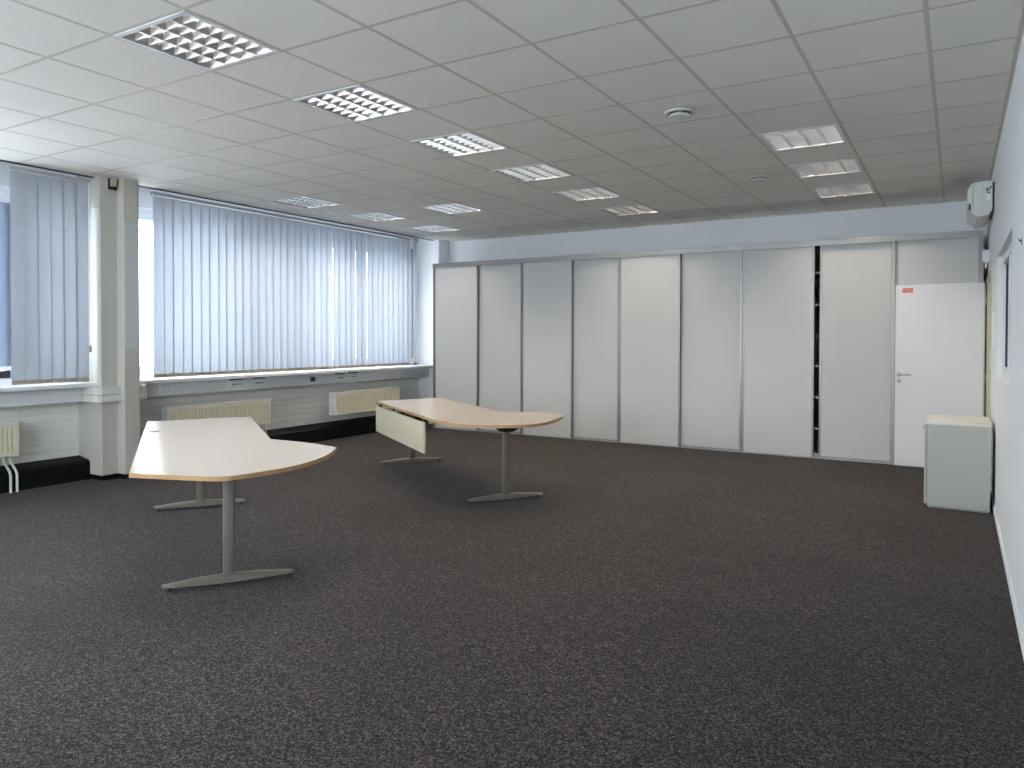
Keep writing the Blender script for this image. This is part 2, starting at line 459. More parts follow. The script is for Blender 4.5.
bm = bm_new(); box(bm, *local(t, XP + 0.001, TX, YF + 0.01, 4.20, 0.80, 0.945), bevel=0.004); obj('trunking_body', bm, 'trunk', t)
bm = bm_new(); box(bm, *local(t, TX, TX + 0.004, YF + 0.02, 4.18, 0.835, 0.915), bevel=0.001); obj('cover_strip', bm, 'trunk', t)
t = thing('trunking_collar', 'cream two-band plastic collar wrapped around the window column', 'trunking', (-7.39, 4.5, 0.8))
bm = bm_new()
for za, zb, g in ((0.80, 0.872, 0.0), (0.876, 0.95, 0.003)):
    x1 = -7.325 - g
    prism(bm, [(x - t.location.x, y - t.location.y) for x, y in
          [(-7.79, 4.205), (x1 - 0.05, 4.205), (x1 - 0.015, 4.22), (x1, 4.255), (x1, 4.4545), (-7.389, 4.4545), (-7.389, 4.284), (-7.79, 4.284)]], za - 0.8, zb - 0.8)
    prism(bm, [(x - t.location.x, y - t.location.y) for x, y in
          [(-7.389, 4.6175), (x1, 4.6175), (x1, 4.70), (x1 - 0.05, 4.765), (-7.58, 4.765), (-7.58, 4.701), (-7.389, 4.701)]], za - 0.8, zb - 0.8)
obj('collar_band', bm, 'collar', t)

# ================================================================== RADIATORS
def radiator(y0, y1, label, zoff=0.0):
    t = thing('radiator', label, 'radiator', (XP, y0, 0.352 + zoff), group='low panel radiators under the windows')
    L = y1 - y0; h = 0.315; xf = 0.315; xb = 0.185
    bm = bm_new()
    n = max(8, int(L / 0.042))
    # front sheet with upright pressed channels
    prof = []
    m = 0.03
    step = (L - 2 * m) / n
    prof.append((xf, 0.0)); prof.append((xf, m))
    for k in range(n):
        a = m + k * step
        prof += [(xf, a + step * 0.30), (xf - 0.012, a + step * 0.42), (xf - 0.012, a + step * 0.62), (xf, a + step * 0.74)]
    prof.append((xf, L))
    pts = prof + [(xf - 0.03, L), (xf - 0.03, 0.0)]
    prism(bm, pts, 0.035, h - 0.045)
    box(bm, xf - 0.03, xf, 0, L, h - 0.045, h - 0.008); box(bm, xf - 0.03, xf, 0, L, 0.0, 0.035)
    obj('front_panel', bm, 'rad', t)
    bm = bm_new(); box(bm, xb, xb + 0.025, 0, L, 0, h - 0.01); obj('rear_panel', bm, 'rad', t)
    bm = bm_new(); box(bm, xb - 0.005, xf + 0.004, -0.006, L + 0.006, h - 0.008, h + 0.006, bevel=0.003)
    g = obj('top_grille', bm, 'radside', t)
    for y in (-0.006, L - 0.002):
        s = box_obj('side_cover', 'radside', t, xb - 0.002, xf - 0.003, y, y + 0.008, 0.0, h - 0.008)
        for z in (0.05, h - 0.06):
            bm = bm_new(); cyl(bm, (xf - 0.05, y - 0.002, z), (xf - 0.05, y + 0.010, z), 0.009, seg=10); obj('side_plug', bm, 'dark', s)
    for y in (0.25, L - 0.25): box_obj('wall_bracket', 'radside', t, 0.002, xb, y - 0.02, y + 0.02, 0.03, h - 0.05)
    # supply and return pipes bending down to the floor
    for dy in (0.10, 0.045):
        bm = bm_new()
        tube(bm, [(0.25, L - dy, 0.002), (0.25, L - dy, -0.045), (0.25, L - dy + 0.012, -0.075), (0.245, L - dy + 0.05, -0.15), (0.245, L - dy + 0.06, -0.19), (0.245, L - dy + 0.06, -0.352 - zoff)], 0.011)
        obj('pipe', bm, 'radside', t, smooth=True)
    # thermostat valve at the top corner
    bm = bm_new(); cyl(bm, (xf - 0.05, L + 0.006, h - 0.03), (xf - 0.05, L + 0.03, h - 0.03), 0.012, seg=14); cyl(bm, (xf - 0.05, L + 0.03, h - 0.03), (xf - 0.05, L + 0.075, h - 0.03), 0.019, 0.016, seg=14)
    obj('valve', bm, 'radside', t, smooth=True)
    return t
radiator(2.15, 3.56, 'cream panel radiator cut off by the left edge, two pipes to floor')
radiator(5.095, 6.515, 'cream ribbed panel radiator on the wall behind the nearer desk')
radiator(7.676, 9.08, 'cream ribbed panel radiator on the wall behind the farther desk')

# ================================================================== VERTICAL BLINDS
BX = -7.515
def slat_mesh(w=0.134, h=1.985):
    bm = bm_new()
    cols = []
    for k in range(5):
        u = (k / 4 - 0.5)
        cols.append([bm.verts.new((0.006 * (1 - (2 * u) ** 2), u * w, z)) for z in (0.0, 0.05, 0.5, 1.0, 1.5, h)])
    for a, b in zip(cols[:-1], cols[1:]):
        for i in range(5): bm.faces.new((a[i], b[i], b[i + 1], a[i + 1]))
    return bm
def hem_mesh(w=0.128):
    bm = bm_new()
    for k in range(4):
        u0, u1 = k / 4 - 0.5, (k + 1) / 4 - 0.5
        x0, x1 = 0.006 * (1 - (2 * u0) ** 2), 0.006 * (1 - (2 * u1) ** 2)
        vs = [bm.verts.new((x + d, u * w, z)) for d in (-0.0025, 0.0025) for (x, u) in ((x0, u0), (x1, u1)) for z in (0.003, 0.04)]
        for f in ((0, 1, 3, 2), (4, 6, 7, 5), (0, 4, 5, 1), (2, 3, 7, 6), (1, 5, 7, 3), (0, 2, 6, 4)): bm.faces.new([vs[i] for i in f])
    bmesh.ops.remove_doubles(bm, verts=bm.verts, dist=1e-5)
    return bm
SLAT = [None]
def blind(y0, n, pitch, label, angle):
    L = n * pitch
    t = thing('vertical_blind', label, 'blind', (BX, y0, 1.0), group=None)
    bm = bm_new(); box(bm, -0.022, 0.020, -0.02, L + 0.02, 1.998, 2.034, bevel=0.003); box(bm, 0.020, 0.024, -0.02, L + 0.02, 1.998, 2.006)
    obj('headrail', bm, 'rail', t)
    for k in range(n):
        y = (k + 0.5) * pitch
        if SLAT[0] is None:
            s = obj('slat', slat_mesh(), 'slat', t, smooth=True)
            h = obj('bottom_weight', hem_mesh(), 'hem', s)
            SLAT[0] = s
        else: s = copy_tree(SLAT[0], t)
        s.location = (0.004 * (k % 2), y, 0.008)
        s.rotation_euler = (0, 0, math.radians(angle(y0 + y)))
    return t
b1 = blind(3.523, 6, 0.1175, 'short vertical fabric blind left of the window column', lambda y: 5 + random.uniform(-1.5, 1.5))
bm = bm_new(); cyl(bm, (0.035, 0.702, 0.36), (0.035, 0.702, 2.0), 0.004, seg=8); obj('pull_cord', bm, 'pvc', b1)
bm = bm_new(); box(bm, 0.024, 0.048, 0.689, 0.715, 0.30, 0.37, bevel=0.006); obj('cord_weight', bm, 'sensor', b1)
def ang2(y):
    if 7.45 < y < 8.45: return 6.5 + 2.5 * math.sin(y * 19) + random.uniform(-1.5, 1.5)
    return 4 + random.uniform(-1.0, 1.0)
b2 = blind(4.943, 39, 0.1175, 'long vertical fabric blind right of the column, reaching the corner', ang2)
bm = bm_new(); box(bm, 0.026, 0.06, 4.38, 4.46, 1.86, 2.04, bevel=0.006); obj('wand_bracket', bm, 'pvc', b2)
bm = bm_new(); cyl(bm, (0.045, 4.42, 0.13), (0.045, 4.42, 1.87), 0.006, seg=8); obj('wand', bm, 'grommet', b2)
bm = bm_new(); box(bm, 0.03, 0.062, 4.39, 4.45, 0.02, 0.10, bevel=0.006); obj('wand_end', bm, 'pvc', b2)
for y in (0.02, 0.16):
    bm = bm_new(); cyl(bm, (0.07, y, -0.22), (0.07, y, 0.0), 0.0025, seg=6); cyl(bm, (0.07, y, 0.0), (0.03, y, 0.02), 0.0025, seg=6); obj('pull_cord', bm, 'pvc', b2)

# small sensor under the ceiling on the column
t = thing('motion_sensor', 'small beige sensor box on the column just under ceiling', 'sensor', (-7.388, 4.41, 2.95))
box_obj('back_plate', 'dark', t, -0.002, 0.012, -0.045, 0.040, 0.0, 0.112, bevel=0.004)
box_obj('sensor_body', 'sensor', t, 0.012, 0.05, -0.03, 0.022, 0.028, 0.11, bevel=0.006)
bm = bm_new(); bmesh.ops.create_uvsphere(bm, u_segments=14, v_segments=8, radius=0.018, matrix=Matrix.Translation((0.03, -0.004, 0.024))); obj('sensor_lens', bm, 'dark', t, smooth=True)

# ================================================================== CABINET RUN
CY = 9.54; CH = 2.6215
UX = [-7.19, -5.552, -3.998, -2.331, -0.613]
MX = [(-6.336, -6.336), (-4.718, -4.718), (-3.134, -3.134), (-1.478, -1.428)]
ULAB = ['tall grey sliding-door cupboard unit in the far left corner by the windows',
        'tall grey sliding-door cupboard unit second from the windows, behind the farther desk',
        'tall grey sliding-door cupboard unit third from windows, right of the farther desk',
        'tall grey sliding-door cupboard unit with shelves showing through a dark gap']
RZ = 2.558
def sliding(t, x0, x1, y, z0, z1):
    """a board held between two upright aluminium edge profiles"""
    d = box_obj('sliding_door', 'door', t, x0 + 0.012, x1 - 0.012, y + 0.004, y + 0.020, z0, z1)
    for a in (x0, x1 - 0.026):
        bm = bm_new()
        box(bm, a, a + 0.026, y, y + 0.003, z0, z1); box(bm, a if a == x0 else a + 0.022, (a if a == x0 else a + 0.022) + 0.004, y, y + 0.026, z0, z1)
        obj('edge_profile', bm, 'alu', d)
    return d
def unit(x0, x1, label, mid=None, shelves=()):
    t = thing('cupboard_unit', label, 'cupboard', (x0, CY, 0))
    w = x1 - x0; D = YB - CY - 0.012
    bm = bm_new()
    yb = 0.085
    box(bm, 0.001, 0.019, yb, D, 0.03, CH - 0.01); box(bm, w - 0.019, w - 0.001, yb, D, 0.03, CH - 0.01)
    box(bm, 0.019, w - 0.019, yb, D, 0.03, 0.05)
    box(bm, 0.019, w - 0.019, D - 0.012, D, 0.05, CH - 0.028)
    obj('carcass', bm, 'carcass', t)
    box_obj('top_panel', 'leaf', t, 0.0195, w - 0.0195, yb, D - 0.0125, CH - 0.028, CH - 0.01)  # unseen cupboard top, made white to bounce light onto the ceiling
    for z in shelves:
        box_obj('shelf', 'filing_top', t, 0.020, w - 0.020, yb + 0.004, D - 0.014, z - 0.022, z)
    bm = bm_new()
    box(bm, 0.0005, w - 0.0005, -0.012, 0.084, RZ + 0.012, CH); box(bm, 0.0005, w - 0.0005, -0.014, -0.006, RZ - 0.004, CH + 0.004, bevel=0.002)
    obj('top_rail', bm, 'alu', t)
    bm = bm_new(); box(bm, 0.0005, w - 0.0005, 0.002, 0.084, 0.0, 0.012); box(bm, 0.0005, w - 0.0005, 0.034, 0.040, 0.012, 0.03); box(bm, 0.0005, w - 0.0005, 0.078, 0.084, 0.012, 0.03)
    obj('bottom_track', bm, 'alu', t)
    bm = bm_new(); box(bm, w - 0.020, w - 0.0005, -0.004, 0.084, 0.012, RZ + 0.01); obj('post', bm, 'alu', t)
    return t, w
for k in range(4):
    t, w = unit(UX[k], UX[k + 1], ULAB[k], shelves=(2.25, 1.865, 1.49, 1.12, 0.74, 0.36) if k == 3 else ())
    a, b = MX[k]
    d1 = sliding(t, 0.018 if k == 0 else 0.001, a - UX[k], 0.004, 0.014, RZ + 0.006)
    d2 = sliding(t, (b - UX[k]) - (0.03 if k < 3 else 0), w - 0.020, 0.048, 0.030, RZ + 0.006)
    if k < 3:
        for d, x, y in ((d1, a - UX[k] - 0.013, 0.004), (d2, w - 0.033, 0.048)):
            bm = bm_new(); cyl(bm, (x, y, 1.05), (x, y - 0.014, 1.05), 0.012, 0.010, seg=14); box(bm, x - 0.003, x + 0.003, y - 0.018, y - 0.013, 1.042, 1.058)
            obj('lock_knob', bm, 'alu', d)
    if k == 0: box_obj('end_panel', 'alu', t, 0.0, 0.018, -0.004, 0.7, 0.0, CH - 0.002)
t, w = unit(UX[4], 0.236, 'last grey cupboard unit at right, mostly hidden behind the open white door')
sliding(t, 0.001, w - 0.020, 0.03, 0.014, RZ + 0.006)

# ================================================================== DOOR
leaf = thing('door_1', 'open white door leaf standing against the cupboards at right', 'door', (0.243, 9.46, 0))
del leaf['category']; leaf['kind'] = 'structure'
LW = 0.846
bm = bm_new(); box(bm, -LW, 0, -0.02, 0.02, 0.012, 2.052, bevel=0.002); obj('leaf', bm, 'leaf', leaf)
bm = bm_new(); cyl(bm, (-LW + 0.042, -0.021, 1.04), (-LW + 0.042, -0.03, 1.04), 0.026, seg=20)
cyl(bm, (-LW + 0.042, -0.03, 1.04), (-LW + 0.042, -0.062, 1.04), 0.010, seg=14)
tube(bm, [(-LW + 0.036, -0.06, 1.04), (-LW + 0.06, -0.062, 1.041), (-LW + 0.12, -0.062, 1.043), (-LW + 0.165, -0.06, 1.043)], 0.0095)
obj('lever_handle', bm, 'chrome', leaf, smooth=True)
bm = bm_new(); cyl(bm, (-LW + 0.042, -0.021, 0.968), (-LW + 0.042, -0.029, 0.968), 0.026, seg=20)
k = obj('lock_rose', bm, 'chrome', leaf, smooth=True)
bm = bm_new(); cyl(bm, (-LW + 0.042, -0.028, 0.974), (-LW + 0.042, -0.032, 0.974), 0.008, seg=12); box(bm, -LW + 0.038, -LW + 0.046, -0.032, -0.028, 0.952, 0.974)
obj('keyhole', bm, 'dark', k)
bm = bm_new(); box(bm, -0.778, -0.672, -0.0225, -0.0202, 1.962, 2.012, bevel=0.0008)
st = obj('sticker', bm, 'red', leaf)
bm = bm_new()
cyl(bm, (-0.762, -0.0226, 1.994), (-0.762, -0.0232, 1.994), 0.008, seg=14)
for z, l2 in ((1.996, 0.045), (1.987, 0.052), (1.976, 0.04)): box(bm, -0.742, -0.742 + l2, -0.0232, -0.0226, z - 0.0014, z + 0.0014)
obj('sticker_print', bm, 'sticker_ink', st)
for z in (0.25, 1.03, 1.85):
    bm = bm_new(); cyl(bm, (0.014, 0.0, z - 0.04), (0.014, 0.0, z + 0.04), 0.009, seg=12); box(bm, 0.0, 0.03, 0.004, 0.010, z - 0.035, z + 0.035); obj('hinge', bm, 'beige', leaf)
bm = bm_new(); box(bm, 0.0005, 0.012, -0.02, 0.012, 0.012, 2.052); obj('hinge_edge', bm, 'beige', leaf)
# beige door lining round the doorway
bm = bm_new()
for ya, yb in ((DY0 - 0.055, DY0 + 0.012), (DY1 - 0.012, DY1 + 0.055)):
    box(bm, XR - 0.014, XR + 0.13, ya, yb, 0, DZ + 0.05, bevel=0.003)
box(bm, XR - 0.014, XR + 0.13, DY0 + 0.012, DY1 - 0.012, DZ - 0.012, DZ + 0.05, bevel=0.003)
struct('trim_4', bm, 'beige')

# recessed inner window of the right wall
bm = bm_new()
xa, xb = XR + 0.035, XR + 0.10
box(bm, xa, xb, WY0 + .002, WY1 - .002, WZ0 + .002, WZ0 + 0.07); box(bm, xa, xb, WY0 + .002, WY1 - .002, WZ1 - 0.07, WZ1 - .002)
for y in (WY0 + .002, WY1 - 0.072): box(bm, xa, xb, y, y + 0.07, WZ0 + 0.07, WZ1 - 0.07)
box(bm, xa, xb, 6.42, 6.50, WZ0 + 0.07, WZ1 - 0.07)
w3 = struct('window_3', bm, 'pvc')
box_obj('pane', 'glass', w3, XR + 0.065, XR + 0.071, WY0 + 0.07, 6.42, WZ0 + 0.07, WZ1 - 0.07)
box_obj('pane', 'glass', w3, XR + 0.065, XR + 0.071, 6.50, WY1 - 0.07, WZ0 + 0.07, WZ1 - 0.07)
bm = bm_new()
for ya, yb in ((WY0 + .07, 6.42), (6.50, WY1 - .07)):
    box(bm, XR + 0.058, XR + 0.078, ya, ya + 0.018, WZ0 + .07, WZ1 - .07); box(bm, XR + 0.058, XR + 0.078, yb - 0.018, yb, WZ0 + .07, WZ1 - .07)
obj('gasket', bm, 'dark', w3)
box_obj('window_sill', 'pvc', w3, XR - 0.012, XR + 0.034, WY0 - 0.02, WY1 + 0.02, WZ0 - 0.018, WZ0 + 0.002, bevel=0.004)

# light switch by the doorway
t = thing('light_switch', 'cream light switch plate on right wall between door and window', 'switch', (XR, 8.26, 1.27))
box_obj('switch_plate', 'collar', t, -0.012, 0, -0.042, 0.042, -0.085, 0.085, bevel=0.004)
for z in (-0.062, 0.005): box_obj('rocker', 'collar', t, -0.017, -0.011, -0.03, 0.03, z, z + 0.057, bevel=0.003)
# junction box in the corner over the door
t = thing('junction_box', 'small white junction box on wall corner above the open door', 'box', (XR, 9.30, 2.25))
box_obj('box_body', 'pvc', t, -0.055, 0, -0.05, 0.05, 0, 0.13, bevel=0.006)
box_obj('box_lid', 'pvc', t, -0.064, -0.055, -0.045, 0.045, 0.006, 0.124, bevel=0.004)
bm = bm_new(); cyl(bm, (-0.03, -0.01, -0.06), (-0.03, -0.01, 0.0), 0.010, seg=10); obj('conduit', bm, 'pvc', t)
# dark coat hook at the picture's right edge
t = thing('wall_hook', 'small dark metal hook on the white right wall', 'hook', (XR, 4.63, 1.96))
box_obj('hook_plate', 'dark', t, -0.004, 0, -0.010, 0.010, -0.022, 0.016, bevel=0.001)
bm = bm_new(); tube(bm, [(-0.003, 0, 0.0), (-0.010, 0, -0.003), (-0.014, 0, 0.003), (-0.014, 0, 0.009)], 0.004); obj('hook_arm', bm, 'dark', t, smooth=True)

# ================================================================== AIR CONDITIONER
AY = 8.12
t = thing('air_conditioner', 'cream wall air conditioner high on the right wall', 'air conditioner', (XR, AY, 2.58))
PX = lambda lst: [(x, z) for x, z in lst]
bm = bm_new(); profile_y(bm, [(-0.018, 0.06), (-0.018, 0.315), (-0.09, 0.322), (-0.093, 0.0), (-0.045, 0.012)], 0, 0.92); obj('rear_housing', bm, 'ac', t)
bm = bm_new(); profile_y(bm, [(-0.093, 0.322), (-0.168, 0.312), (-0.168, 0.03), (-0.14, 0.0), (-0.093, 0.0)], 0.006, 0.914); obj('front_housing', bm, 'ac', t)
bm = bm_new(); profile_y(bm, [(-0.171, 0.310), (-0.195, 0.285), (-0.212, 0.245), (-0.212, 0.11), (-0.20, 0.06), (-0.171, 0.032)], 0.0, 0.92); obj('front_cover', bm, 'ac', t)
bm = bm_new(); profile_y(bm, [(-0.198, 0.052), (-0.204, 0.075), (-0.204, 0.115), (-0.196, 0.13), (-0.185, 0.11), (-0.183, 0.065)], -0.004, 0.0); obj('vane_end', bm, 'dark', t)
bm = bm_new(); box(bm, -0.018, 0, 0.02, 0.90, 0.08, 0.31); obj('mounting_bracket', bm, 'dark', t)
bm = bm_new()
for (x, z, w2, h2) in ((-0.066, 0.225, 0.013, 0.030), (-0.046, 0.235, 0.010, 0.024), (-0.058, 0.208, 0.022, 0.012), (-0.034, 0.255, 0.010, 0.016)): box(bm, x, x + w2, -0.003, 0.0, z, z + h2)
obj('cable_entry', bm, 'dark', t)
bm = bm_new(); box(bm, -0.066, -0.034, -0.002, 0.0, 0.145, 0.195); obj('label_plate', bm, 'pvc', t)

# ================================================================== SIDE CABINET
t = thing('office_cabinet', 'low pale grey office cabinet standing against the right wall', 'cabinet', (0.0, 7.31, 0))
bm = bm_new(); box(bm, -0.215, 0.245, 0.0, 0.70, 0.016, 0.715, bevel=0.002); obj('body', bm, 'filing', t)
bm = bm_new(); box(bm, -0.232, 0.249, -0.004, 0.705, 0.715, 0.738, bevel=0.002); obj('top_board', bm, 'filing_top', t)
bm = bm_new(); box(bm, -0.205, 0.24, 0.006, 0.69, 0.0, 0.016); obj('plinth', bm, 'alu', t)
for z0, z1 in ((0.03, 0.36), (0.365, 0.71)):
    d = box_obj('drawer', 'filing', t, -0.236, -0.218, 0.002, 0.698, z0, z1, bevel=0.002)
    bm = bm_new(); cyl(bm, (-0.236, 0.05, z1 - 0.03), (-0.258, 0.05, z1 - 0.03), 0.006, seg=10); obj('key_knob', bm, 'chrome', d) if z1 > 0.5 else bm.free()

# ================================================================== DESKS
E1 = Vector((-0.8209, 0.5711, 0)); E2 = Vector((0.5711, 0.8209, 0))
RZD = math.atan2(E1.y, E1.x)
EXT = [(0, 0), (-0.16, 0.122), (-0.318, 0.229), (-0.50, 0.318), (-0.57, 0.343), (-0.605, 0.344), (-0.678, 0.321), (-0.80, 0.272), (-0.916, 0.215), (-1.083, 0.1),
       (-1.225, -0.045), (-1.322, -0.215), (-1.368, -0.324), (-1.372, -0.385), (-1.345, -0.455), (-1.28, -0.55), (-1.068, -0.835)]
EXTB = [(0.0, 0.0), (-0.10, 0.14), (-0.22, 0.30), (-0.31, 0.40), (-0.38, 0.435), (-0.47, 0.435), (-0.57, 0.388), (-0.743, 0.254), (-0.949, 0.05),
        (-1.05, -0.11), (-1.081, -0.215), (-1.065, -0.34), (-1.016, -0.45), (-0.90, -0.63), (-0.818, -0.716), (-0.74, -0.752), (-0.40, -0.808)]
TH = 0.735
def slab(name, pts, t, closed_edges=True):
    """board with a rounded rim and a thin edge band round it"""
    bm = bm_new()
    prism(bm, pts, TH - 0.025, TH)
    o = obj(name, bm, 'wood', t)
    return o
def band(pts, t, par):
    bm = bm_new()
    n = len(pts)
    # outward offset ribbon, 2 mm thick
    area = sum(pts[i][0] * pts[(i + 1) % n][1] - pts[(i + 1) % n][0] * pts[i][1] for i in range(n))
    sgn = 1 if area > 0 else -1
    out = []
    for i in range(n):
        a, b, c = Vector(pts[i - 1]), Vector(pts[i]), Vector(pts[(i + 1) % n])
        d1 = (b - a).normalized(); d2 = (c - b).normalized()
        nrm = Vector((d1.y + d2.y, -(d1.x + d2.x)))
        if nrm.length < 1e-6: nrm = Vector((d1.y, -d1.x))
        nrm = nrm.normalized() * sgn
        out.append(b + nrm * 0.002)
    A = [[bm.verts.new((p[0], p[1], z)) for p in pts] for z in (TH - 0.025, TH - 0.0005)]
    B = [[bm.verts.new((p[0], p[1], z)) for p in out] for z in (TH - 0.025, TH - 0.0005)]
    for i in range(n):
        j = (i + 1) % n
        bm.faces.new((B[0][i], B[0][j], B[1][j], B[1][i])); bm.faces.new((B[1][i], B[1][j], A[1][j], A[1][i]))
        bm.faces.new((A[0][i], A[0][j], B[0][j], B[0][i])); bm.faces.new((A[1][i], A[1][j], A[0][j], A[0][i]))
    return obj('edge_band', bm, 'edge', par)
def foot(t, e1, e2, length=0.725):
    """T-leg: flat-sided column standing on a boat-shaped foot with two glides"""
    bm = bm_new()
    ring = []
    N = 20
    for s in range(N + 1):
        u = s / N * 2 - 1
        y = e2 + u * length / 2
        w = 0.036 * (1 - 0.55 * abs(u) ** 2.2); zt = 0.062 - 0.022 * abs(u) ** 1.7; zb = 0.018 + 0.006 * abs(u)
        if s in (0, N): w *= 0.8
        ring.append([bm.verts.new((e1 + dx, y, z)) for dx, z in ((-w, zb), (w, zb), (w, zt - 0.010), (w * 0.55, zt), (-w * 0.55, zt), (-w, zt - 0.010))])
    for a, b in zip(ring[:-1], ring[1:]):
        for i in range(6): bm.faces.new((a[i], a[(i + 1) % 6], b[(i + 1) % 6], b[i]))
    bm.faces.new(ring[0]); bm.faces.new(list(reversed(ring[-1])))
    f = obj('foot', bm, 'steel', t, smooth=True)
    for s in (-1, 1):
        bm = bm_new(); cyl(bm, (e1, e2 + s * (length / 2 - 0.035), 0.0), (e1, e2 + s * (length / 2 - 0.035), 0.03), 0.019, 0.015, seg=14); obj('glide', bm, 'dark', f)
    bm = bm_new(); box(bm, e1 - 0.024, e1 + 0.024, e2 - 0.033, e2 + 0.033, 0.055, TH - 0.03, bevel=0.014); obj('column', bm, 'steel', t, smooth=True)
    bm = bm_new(); box(bm, e1 - 0.05, e1 + 0.05, e2 - 0.26, e2 + 0.26, TH - 0.05, TH - 0.0255, bevel=0.006); obj('support_arm', bm, 'dark', t)
def desk(I, label, outline, W, m0, mL, mR, f0, f1, fe2, gpos, panel=None):
    t = thing('desk', label, 'desk', (I[0], I[1], 0), RZD)
    ext = smooth_curve(outline[2:-1], 5)
    ext = [tuple(p) for p in outline[:2]] + ext + [tuple(outline[-1])]
    ext[0] = (m0 - 0.0008, 0.0)
    if m0 > 0.05: ext[0:1] = [(m0 - 0.0008, 0.0), tuple(outline[0])]
    ext.append((m0 - 0.0008, -W))
    main = [(m0 + 0.0008, -W), (mL, -W), (mR, 0.0), (m0 + 0.0008, 0.0)]
    o = slab('tabletop', main, t); band(main, t, o)
    o2 = slab('tabletop_extension', ext, t); band(ext, t, o2)
    foot(t, f0, fe2[0]); foot(t, f1, fe2[1])
    bm = bm_new()
    p0 = Vector((f0, fe2[0], 0)); p1 = Vector((f1, fe2[1], 0)); d = (p1 - p0).normalized(); q = Vector((-d.y, d.x, 0))
    pts = [p0 + d * 0.05 + q * 0.03, p1 - d * 0.05 + q * 0.03, p1 - d * 0.05 - q * 0.03, p0 + d * 0.05 - q * 0.03]
    prism(bm, [(p.x, p.y) for p in pts], TH - 0.075, TH - 0.035); obj('beam', bm, 'dark', t)
    bm = bm_new(); bmesh.ops.create_cone(bm, cap_ends=True, segments=28, radius1=0.07, radius2=0.15, depth=0.06, matrix=Matrix.Translation((f0 - 0.02, fe2[0], TH - 0.082)))
    obj('mounting_dish', bm, 'dark', t)
    bm = bm_new(); cyl(bm, (gpos[0], gpos[1], TH - 0.001), (gpos[0], gpos[1], TH + 0.003), 0.04, 0.038, seg=28); g = obj('cable_grommet', bm, 'grommet', t)
    if panel:
        a, b, z0, z1 = panel
        bm = bm_new(); box(bm, a, b, -W, -W + 0.018, z0, z1, bevel=0.001)
        pn = obj('modesty_panel', bm, 'modesty', t)
        bm = bm_new()
        bm.free()
        for x in (a + 0.07, a + 0.62, (a + b) / 2 + 0.25, b - 0.12): box_obj('panel_bracket', 'dark', pn, x, x + 0.06, -W + 0.019, -W + 0.045, z1 - 0.09, TH - 0.026)
    todo = list(t.children)
    while todo:                       # across-axis points the other way in this frame
        o = todo.pop(); todo += list(o.children)
        o.data.transform(Matrix.Diagonal((1, -1, 1, 1))); o.data.flip_normals()
    return t
def loc_of(p, I):
    d = Vector((p[0] - I[0], p[1] - I[1], 0)); return (d.dot(E1), d.dot(E2))
IA = (-4.168, 3.627); IB = (-3.808, 6.128)
fa0, fa1 = loc_of((-3.677, 2.888), IA), loc_of((-5.53, 4.06), IA)
desk(IA, 'maple-topped desk nearest the camera, its curved end pointing forward', EXT, 0.835, 0.0, 1.55, 1.62, fa0[0], fa1[0], (fa0[1], fa1[1]), loc_of((-5.25, 3.44), IA))
fb0, fb1 = loc_of((-3.444, 5.645), IB), loc_of((-5.402, 6.764), IB)
desk(IB, 'maple-topped desk farther away, with pale hanging modesty panel', EXTB, 0.808, 0.0, 1.635, 1.79, fb0[0], fb1[0], (fb0[1], fb1[1]), (1.27, -0.70), panel=(-0.112, 1.685, 0.39, 0.675))

